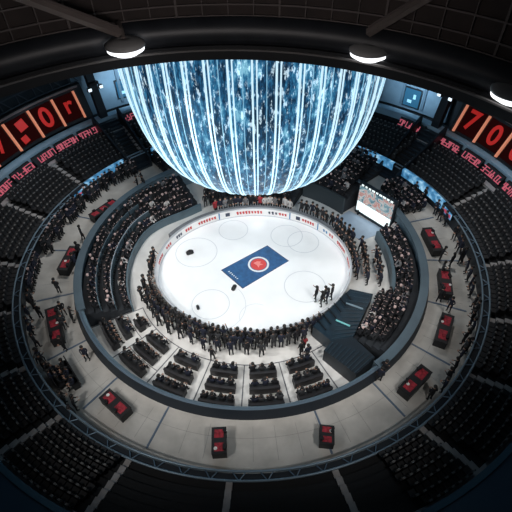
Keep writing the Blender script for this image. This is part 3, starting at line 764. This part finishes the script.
# ------------------------------------------------------------------ table blocks on the near floor
secs = [-146.4, -131.5, -116, -100.7, -86.1, -71.2]
SECN = ['beside the left stand', 'second from the left stand', 'third from the left stand', 'third from the stage', 'second from the stage', 'beside the stage']
def arc_part(name, r0, r1, z0, z1, a, half, m, e):
    bm = bmesh.new(); lathe(bm, rect(r0, r1, z0, z1), a-half, a+half, 10)
    fix(bm); bmesh.ops.translate(bm, verts=bm.verts[:], vec=-e.location); return link(name, bm, m, e)
for sa, sn in zip(secs, SECN):
    for row, rr in enumerate((10.5, 11.68, 12.86)):
        wid = (1.85, 2.05, 2.35)[row]
        if sa == secs[0]: wid = (.9, 1.9, 2.6)[row]
        a = sa + (2.2 if (sa == secs[0] and row == 0) else 0)
        half = math.degrees(wid/2/rr); rn = ('front', 'middle', 'rear')[row]
        b = empty('long_sofa', pol(rr+.4, a, -.005)); tag(b, 'curved black sofa, %s row of the floor block %s' % (rn, sn), 'sofa', 'black sofas in the floor blocks')
        arc_part('seat', rr+.08, rr+.50, .05, .44, a, half, M_black, b); arc_part('backrest', rr+.50, rr+.68, .05, .76, a, half, M_tabletop, b)
        for sgn in (-1, 1): arc_part('armrest', rr+.10, rr+.50, .44, .60, a+sgn*half*.97, half*.03, M_tabletop, b)
        for sgn in (-1, 1): arc_part('leg', rr+.15, rr+.62, 0, .05, a+sgn*half*.85, .5, M_blackm, b)
        n = max(2, int(wid/.5)) - (1 if row < 2 and rnd.random() < .4 and wid > 1 else 0) 
        for k in range(n):
            d = a-half+2*half*(k+.5)/n; p = pol(rr+.27, d+rnd.uniform(-.3, .3), -.005)
            col = rnd.choice(DARK)
            person(p, math.atan2(-p.y, -p.x)+rnd.uniform(-.3, .3), rnd.choice(('sit', 'sit', 'sit_clap', 'sit_desk')), col,
                   'person in %s, %s from left, %s sofa, block %s' % (col, nth(k+1), rn, sn), 'people seated in the floor blocks', 1.0)
# ------------------------------------------------------------------ concourse tables
CT = [((103, 208), (91, 216.5), (115.5, 200), 'long', 'farthest up the left rim'), ((68, 258.5), (61.5, 270), (74.5, 246), 'x', 'beside the left stand, second down'),
      ((53.5, 324), (50.5, 307.5), (57, 340), 'x', 'between two blue floor lines'), ((115, 404), (104, 393), (126, 413), 'x', 'set aslant at the lower left'),
      ((219, 440), (219, 427), (219, 454), 'x', 'behind the middle near rim'), ((432, 239.5), (427, 227.5), (439, 250.5), 'x', 'on the right, farthest up'),
      ((446, 282), (444.5, 269), (447.5, 294), 'x', 'on the right, second down'), ((444.5, 328), (448.5, 314), (441, 342), 'x', 'on the right, third down'),
      ((416, 380), (427, 368), (404, 392), 'x', 'set aslant at the lower right'), ((327, 434), (327, 425), (327, 444), 'x', 'behind the near rim below the stage')]
for ci, (c, a, b, k, lb) in enumerate(CT):
    A, B = at(*a, CZ+.75), at(*b, CZ+.75); ln = (B-A).length; md = (A+B)/2; rz = math.atan2(B.y-A.y, B.x-A.x)
    e = empty('concourse_table', (md.x, md.y, CZ), rz); tag(e, 'black skirted concourse table with red cloths, %s' % lb, 'table', 'black tables on the concourse')
    w = .9
    bm = bmesh.new(); box(bm, ln, w, .05, (0, 0, .735)); bmesh.ops.bevel(bm, geom=bm.edges[:], offset=.015, segments=1); link('table_top', bm, M_tabletop, e)
    bm = bmesh.new(); box(bm, ln*.97, w*.95, .71, (0, 0, .355)); link('table_skirt', bm, M_black, e)
    nc = 3 if ln > 3 else 2
    ENDS = ('near', 'far') if nc == 2 else ('near', 'middle', 'far')
    if A.y > B.y: ENDS = ENDS[::-1]
    for j in range(nc):
        x = -ln/2+ln*(j+.5)/nc; L = ln/nc*.62
        q = e.matrix_world; pw = Vector((md.x+cos(rz)*x, md.y+sin(rz)*x, CZ+.76))
        o = empty('red_cloth', pw, rz+rnd.uniform(-.08, .08)); bm = bmesh.new()
        box(bm, L, w*.62, .012, (0, 0, .006)); link('cloth_sheet', bm, M_cloth, o)
        tag(o, 'red cloth on the %s end of the table %s' % (ENDS[j], lb) if ENDS[j] != 'middle' else 'red cloth amid the table %s' % lb, 'cloth', 'red cloths on concourse tables')
        for t in range(1):
            qx, qy = rnd.uniform(-.3, .3)*L, rnd.choice((-.36, .36))*w+rnd.uniform(-.02, .02)
            cs = empty('equipment_case', pw+Vector((cos(rz)*qx-sin(rz)*qy, sin(rz)*qx+cos(rz)*qy, 0)), rz+rnd.uniform(-.4, .4)); tag(cs, 'small black case by the %s red cloth, table %s' % (ENDS[j], lb), 'case', 'small cases on the concourse tables')
            bm = bmesh.new(); box(bm, .3, .18, .2, (0, 0, .10)); bmesh.ops.bevel(bm, geom=bm.edges[:], offset=.02, segments=1); link('case_body', bm, M_black, cs)
            bm = bmesh.new(); tube(bm, [(-.06, 0, .2), (-.05, 0, .24), (.05, 0, .24), (.06, 0, .2)], .01, 5); link('handle', bm, M_blackm, cs)
            qx, qy = rnd.uniform(-.35, .35)*L, rnd.uniform(-.28, .28)
            bm = bmesh.new(); lathe(bm, [(.01, .012), (.06, .012), (.10, .06), (.11, .06), (.065, .0), (.01, .0)], 0, 360, 16); fix(bm)
            pl = link('bowl', bm, M_plate if (j+ci) % 2 else M_cloth, None, True); pl.location = pw+Vector((cos(rz)*qx-sin(rz)*qy, sin(rz)*qx+cos(rz)*qy, .013))
            tag(pl, 'small bowl on the %s red cloth of the table %s' % (nth(j+1), lb), 'bowl', 'small bowls on the concourse tables')
            pl['label'] = 'small %s bowl on the %s red cloth, table %s' % ('white' if (j+ci) % 2 else 'red', ENDS[j], lb)
# people on the concourse: (foot pixel, wording, colour)
for (x, y), lb, col in (((42, 318), 'on the outer side of the table between two blue floor lines', 'black'), ((65, 315), 'on the inner side of that left table, farthest up', 'black'), ((66.5, 328), 'on the inner side of that left table, lower down', 'charcoal'),
        ((74, 322), 'between the left concourse table and the rim wall', 'black'), ((66, 350), 'by the blue floor line below the left concourse table', 'black'), ((82, 257), 'by the rim wall beside the left stand', 'black'), ((84, 240), 'bending by the long table near the left stand', 'charcoal'),
        ((78, 268), 'beside the red clothed table, rim side', 'navy'), ((60, 293), 'alone on the open left concourse floor', 'charcoal'), ((88, 360), 'against the rim wall at the lower left', 'navy'), ((46, 368), 'by the rail where the blue floor line ends', 'black'), ((43, 362), 'close behind another by the rail, lower left', 'charcoal'),
        ((78, 418), 'at the rail left of the aslant table', 'black'), ((439, 261), 'below the farthest right concourse table', 'black'), ((438, 302), 'beside the second right concourse table, rim side', 'black'), ((440, 276), 'leaning at the second right concourse table', 'charcoal'),
        ((449, 268), 'at the far end of the second right concourse table', 'black'), ((448, 311), 'at the far end of the third right concourse table', 'navy'), ((381, 375), 'by the rim end near the stage, first of two', 'black'), ((378, 381), 'by the rim end near the stage, second of two', 'navy'),
        ((465, 352), 'at the rail by the right blue floor line', 'black'), ((459, 264), 'at the rail by the second right floor line', 'black'), ((143, 184), 'first in the knot at the far end of the left concourse', 'black'), ((146, 189), 'second in the knot at the far end of the left concourse', 'charcoal'), ((139, 190), 'third in the knot at the far end of the left concourse', 'black')):
    p = at(x, y, CZ); person(p, rnd.uniform(0, 6.28), rnd.choice(('stand', 'front', 'lean')), col, 'person in %s %s' % (col, lb))
# dark benches with seated people, lower left concourse
for i, (a, b) in enumerate((((50, 368), (62, 386)), ((62, 362), (77, 387)))):
    A, B = at(*a, CZ+.4), at(*b, CZ+.4); md = (A+B)/2; rz = math.atan2(B.y-A.y, B.x-A.x); ln = (B-A).length
    e = empty('lounge_bench', (md.x, md.y, CZ), rz); tag(e, 'black bench on the lower left concourse, %s of a facing pair' % ('rail side' if i == 0 else 'rim side'), 'bench', 'black benches on the concourse')
    bm = bmesh.new(); box(bm, ln, .5, .1, (0, 0, .4)); link('seat', bm, M_black, e)
    bm = bmesh.new(); box(bm, ln, .08, .5, (0, -.27 if i == 0 else .27, .68)); link('backrest', bm, M_tabletop, e)
    for sx in (-1, 1):
        bm = bmesh.new(); box(bm, .08, .44, .35, (sx*ln*.45, 0, .175)); link('leg', bm, M_blackm, e)
    for j in range(3):
        x = ln*(j-1)*.32; p = Vector((md.x+cos(rz)*x, md.y+sin(rz)*x, CZ)); col = rnd.choice(DARK)
        person(p, rz+(PI/2 if i == 0 else -PI/2), 'sit', col, 'person in %s seated %s along the %s black concourse bench' % (col, nth(j+1), 'rail side' if i == 0 else 'rim side'))
# standing along the outer wall of the concourse
i = 0
for d in list(range(-165, -126, 3))+list(range(-50, 28, 3)):
    if rnd.random() < .12: continue
    i += 1; p = pol(18.0+rnd.uniform(-.18, .18), d+rnd.uniform(-.8, .8), CZ); col = rnd.choice(DARK)
    side = 'left' if d < -100 else 'right'
    if d == -50: i = 1
    person(p, math.atan2(-p.y, -p.x)+rnd.uniform(-.6, .6), rnd.choice(('stand', 'front', 'lean')), col, 'person in %s, %s from the near end along the %s concourse outer wall' % (col, nth(i), side), 'people along the outer wall')

# ------------------------------------------------------------------ the rest of the spectators, one mass
def crowd_mesh(places):
    vs, fs, mi = [], [], []
    mats = [mat('crowd_skin', (.62, .46, .44), .6), TOPS['black'], M_trous, M_shoe, M_hair, TOPS['navy'], TOPS['charcoal'], TOPS['grey'], TOPS['white'], TOPS['red']]
    keys = [k for k in LOW if k.startswith('sit')]
    src = {}
    for k in LOW:
        me = LOW[k]; zc = max(v.co.z for v in me.vertices)
        src[k] = ([v.co.copy() for v in me.vertices], [(tuple(p.vertices), p.material_index if not (p.material_index == 0 and p.center.z > zc-.10) else 4) for p in me.polygons])
    for p, face, st in places:
        V, Fs = src['front' if st else rnd.choice(keys)]
        n = len(vs); ca, sa = cos(face-PI/2), sin(face-PI/2)
        top = rnd.choice((1, 5, 6)) if st else rnd.choices((1, 5, 6, 7, 8, 9), (52, 18, 18, 6, 5, 1))[0]
        hairy = rnd.random() < .78
        for v in V: vs.append((p.x+v.x*ca-v.y*sa, p.y+v.x*sa+v.y*ca, p.z+v.z))
        for f, m in Fs:
            fs.append([q+n for q in f]); mi.append(top if m == 1 else (0 if (m == 4 and not hairy) else m))
    me = bpy.data.meshes.new('spectator_crowd'); me.from_pydata(vs, [], fs); me.polygons.foreach_set('material_index', mi)
    for x in mats: me.materials.append(x)
    o = bpy.data.objects.new('spectator_crowd', me); C.objects.link(o); return o
pl = []
def fill(r, z, a0, a1, sp=.47, fr=None, drop=.06, st=False, depth=.0):
    rr = r; d = a0; step = math.degrees(sp/r)
    while d < a1-step*.4:
        d += step
        if rnd.random() < drop: continue
        q = fr(r, d) if fr else r
        p = pol(q+rnd.uniform(-.04, .04), d+rnd.uniform(-.25, .25), z)
        pl.append((p, math.atan2(-p.y, -p.x)+rnd.uniform(-.3, .3), st))
for k in range(LN-1): fill(LR0+LDR*k+.50, LZ0+LDZ*k, 124.5, 147 if k in (1, 3) else 204.5, .46, lfr)
for k in range(7): fill(9.3+.70*k+.5, .75+.22*k, 63, 112, .47)
for k in range(4): fill(11.6+.62*k+.5, 1.6+.2*k, 38.5, 59.5, .5)
for k in range(2): fill(RR0+.62*k+.5, .6+.35*k, -20.5, 13.5, .46)
for k in range(4): fill(11.05+.60*k+.5, .5+.3*k, -47, -22, .47)
for k in range(6): fill(14.92+.58*k+.45, 1.62+.12*k, 41, 125, .52, drop=.12)
for k in range(4): fill(15.6+.62*k, CZ-.02, 17, 32, .5, drop=.12)
fill(17.5, CZ, 132, 176, .55, st=True, drop=.2); fill(18.05, CZ, 133, 192, .5, st=True, drop=.1)
crowd = crowd_mesh(pl); tag(crowd, 'dark mass of seated spectators filling the stands around the ice', 'crowd', None, 'stuff')

# ------------------------------------------------------------------ seats of the upper bowl
def seat_bm():
    bm = bmesh.new()
    box(bm, .40, .36, .07, (0, .02, .38)); box(bm, .40, .07, .42, (0, -.18, .60), rx=.12); box(bm, .12, .2, .36, (0, -.05, .18)); box(bm, .17, .10, .07, (0, -.2, .83), mi=1); return bm
bm = seat_bm(); seat_me = bpy.data.meshes.new('stadium_seat'); bm.to_mesh(seat_me); bm.free(); seat_me.materials.append(M_seat)
M_seat2 = mat('seat_pad', (.17, .165, .16), .55); seat_me.materials.append(M_seat2)
places = []
def in_aisle(r, d):
    w = 26.0/r*.5+.9
    return any(abs((d-a+180) % 360-180) < w for a in AISLES+[37.0, 131.0])
for k in range(UN):
    r = UR0+UDR*k+.27; n = int(2*PI*r/.47)
    for i in range(n):
        d = i*360/n-180
        if in_aisle(r, d) or (-112 < d < -68): continue
        places.append((r, d, UZ0+UDZ*k, k))
own, rest = [], []
blk = lambda d: 'lower left' if -143.1 < d < -112 else 'lower right' if -58 < d < -26 else None
for q in places: (own if blk(q[1]) else rest).append(q)
own.sort(key=lambda q: (q[0], q[1])); rest += own[300:]; own = own[:300]
first = None; cnt = {}
for r, d, z, k in own:
    if first is None: first = o = bpy.data.objects.new('stadium_seat', seat_me)
    else: o = first.copy()
    C.objects.link(o); o.location = pol(r, d, z); o.rotation_euler = (0, 0, R(d)+PI/2)
    nm = blk(d)
    cnt[nm, k] = cnt.get((nm, k), 0)+1
    tag(o, 'dark seat, %s from left in row %s above the rail, %s upper block' % (nth(cnt[nm, k]), ('one', 'two', 'three', 'four', 'five', 'six', 'seven')[k], nm), 'seat', 'seats of the %s upper block' % nm)
vs, fs, mi = [], [], []
bm = seat_bm(); sv = [v.co.copy() for v in bm.verts]; bm.verts.index_update(); sf = [([v.index for v in f.verts], f.material_index) for f in bm.faces]; bm.free()
for r, d, z, k in rest:
    n = len(vs); p = pol(r, d, z); ca, sa = cos(R(d)+PI/2), sin(R(d)+PI/2); pale = rnd.random() < .25
    for v in sv: vs.append((p.x+v.x*ca-v.y*sa, p.y+v.x*sa+v.y*ca, p.z+v.z))
    for f, m_ in sf: fs.append([q+n for q in f]); mi.append(m_)
me = bpy.data.meshes.new('seating_bank'); me.from_pydata(vs, [], fs); me.polygons.foreach_set('material_index', mi); me.materials.append(M_seat); me.materials.append(M_seat2)
o = bpy.data.objects.new('seating_bank', me); C.objects.link(o); tag(o, 'long banks of dark seats filling the rest of the upper bowl', 'seating', None, 'stuff')

# ------------------------------------------------------------------ light
def spot(p, target, power, size, blend, col=(1, 1, 1), rad=.5, name='lamp_light'):
    L = bpy.data.lights.new(name, 'SPOT'); L.energy = power; L.spot_size = R(size); L.spot_blend = blend; L.color = col; L.shadow_soft_size = rad
    o = bpy.data.objects.new(name, L); C.objects.link(o); o.location = p
    o.rotation_euler = (Vector(target)-Vector(p)).to_track_quat('-Z', 'Y').to_euler(); return o
for p in lampspots:
    spot(p-Vector((0, 0, .45)), (0, -1.5, 0), (6900 if p.y > -14 else 5700), 70, .85, (1, .985, .96))
for a in (46, 122):
    spot(pol(22.5, a, 8.5), pol(27, a, 8), 1000, 120, .8, (.6, .82, 1), .3, 'wall_light')
for a in (20, 150, 5, 166):
    spot(pol(20.5, a, 19), pol(20.6, a, 3.4), 700, 62, 1, (.9, .95, 1), .4, 'upper_fill')  # unseen fill spots added to brighten the upper seats
for a in (20, 147, 160, 8):
    spot(pol(21.5, a, 10), pol(24.6, a, 5), 160, 100, .8, (.6, .82, 1), .3, 'ledge_light')
spot((-13.2, 5, 19.6), (-15.5, 2.5, 1.5), 3600, 75, 1, (1, .98, .95), .6, 'concourse_fill')  # this spot and the next are added fill for the concourse, no fixtures
spot((13.6, 2, 19.6), (15.8, -1, 1.5), 3200, 75, 1, (1, .98, .95), .6, 'concourse_fill')
w = bpy.data.worlds.new('world'); bpy.context.scene.world = w; w.use_nodes = True
w.node_tree.nodes['Background'].inputs['Color'].default_value = (.5, .65, .8, 1); w.node_tree.nodes['Background'].inputs['Strength'].default_value = .02
spot((BC.x, BC.y, ZB-.2), (BC.x, BC.y, 0), 1300, 150, .9, (.92, .97, 1), 2.0, 'bowl_fill')  # fill added under the bowl to lift the far ice and crowd
# fill spot added inside the drum to brighten its panels and ribs
spot((DC[0], DC[1]+2, 23), (DC[0], DC[1]+14, 23), 700, 150, 1, (1, .92, .9), 1, 'drum_fill')

vs_ = bpy.context.scene.view_settings
vs_.view_transform = 'Standard'; vs_.look = 'None'; vs_.exposure = .16; vs_.gamma = 1; vs_.use_curve_mapping = False
print('PEOPLE', NPEOPLE, 'CROWD', len(pl), 'SEATS', len(places))
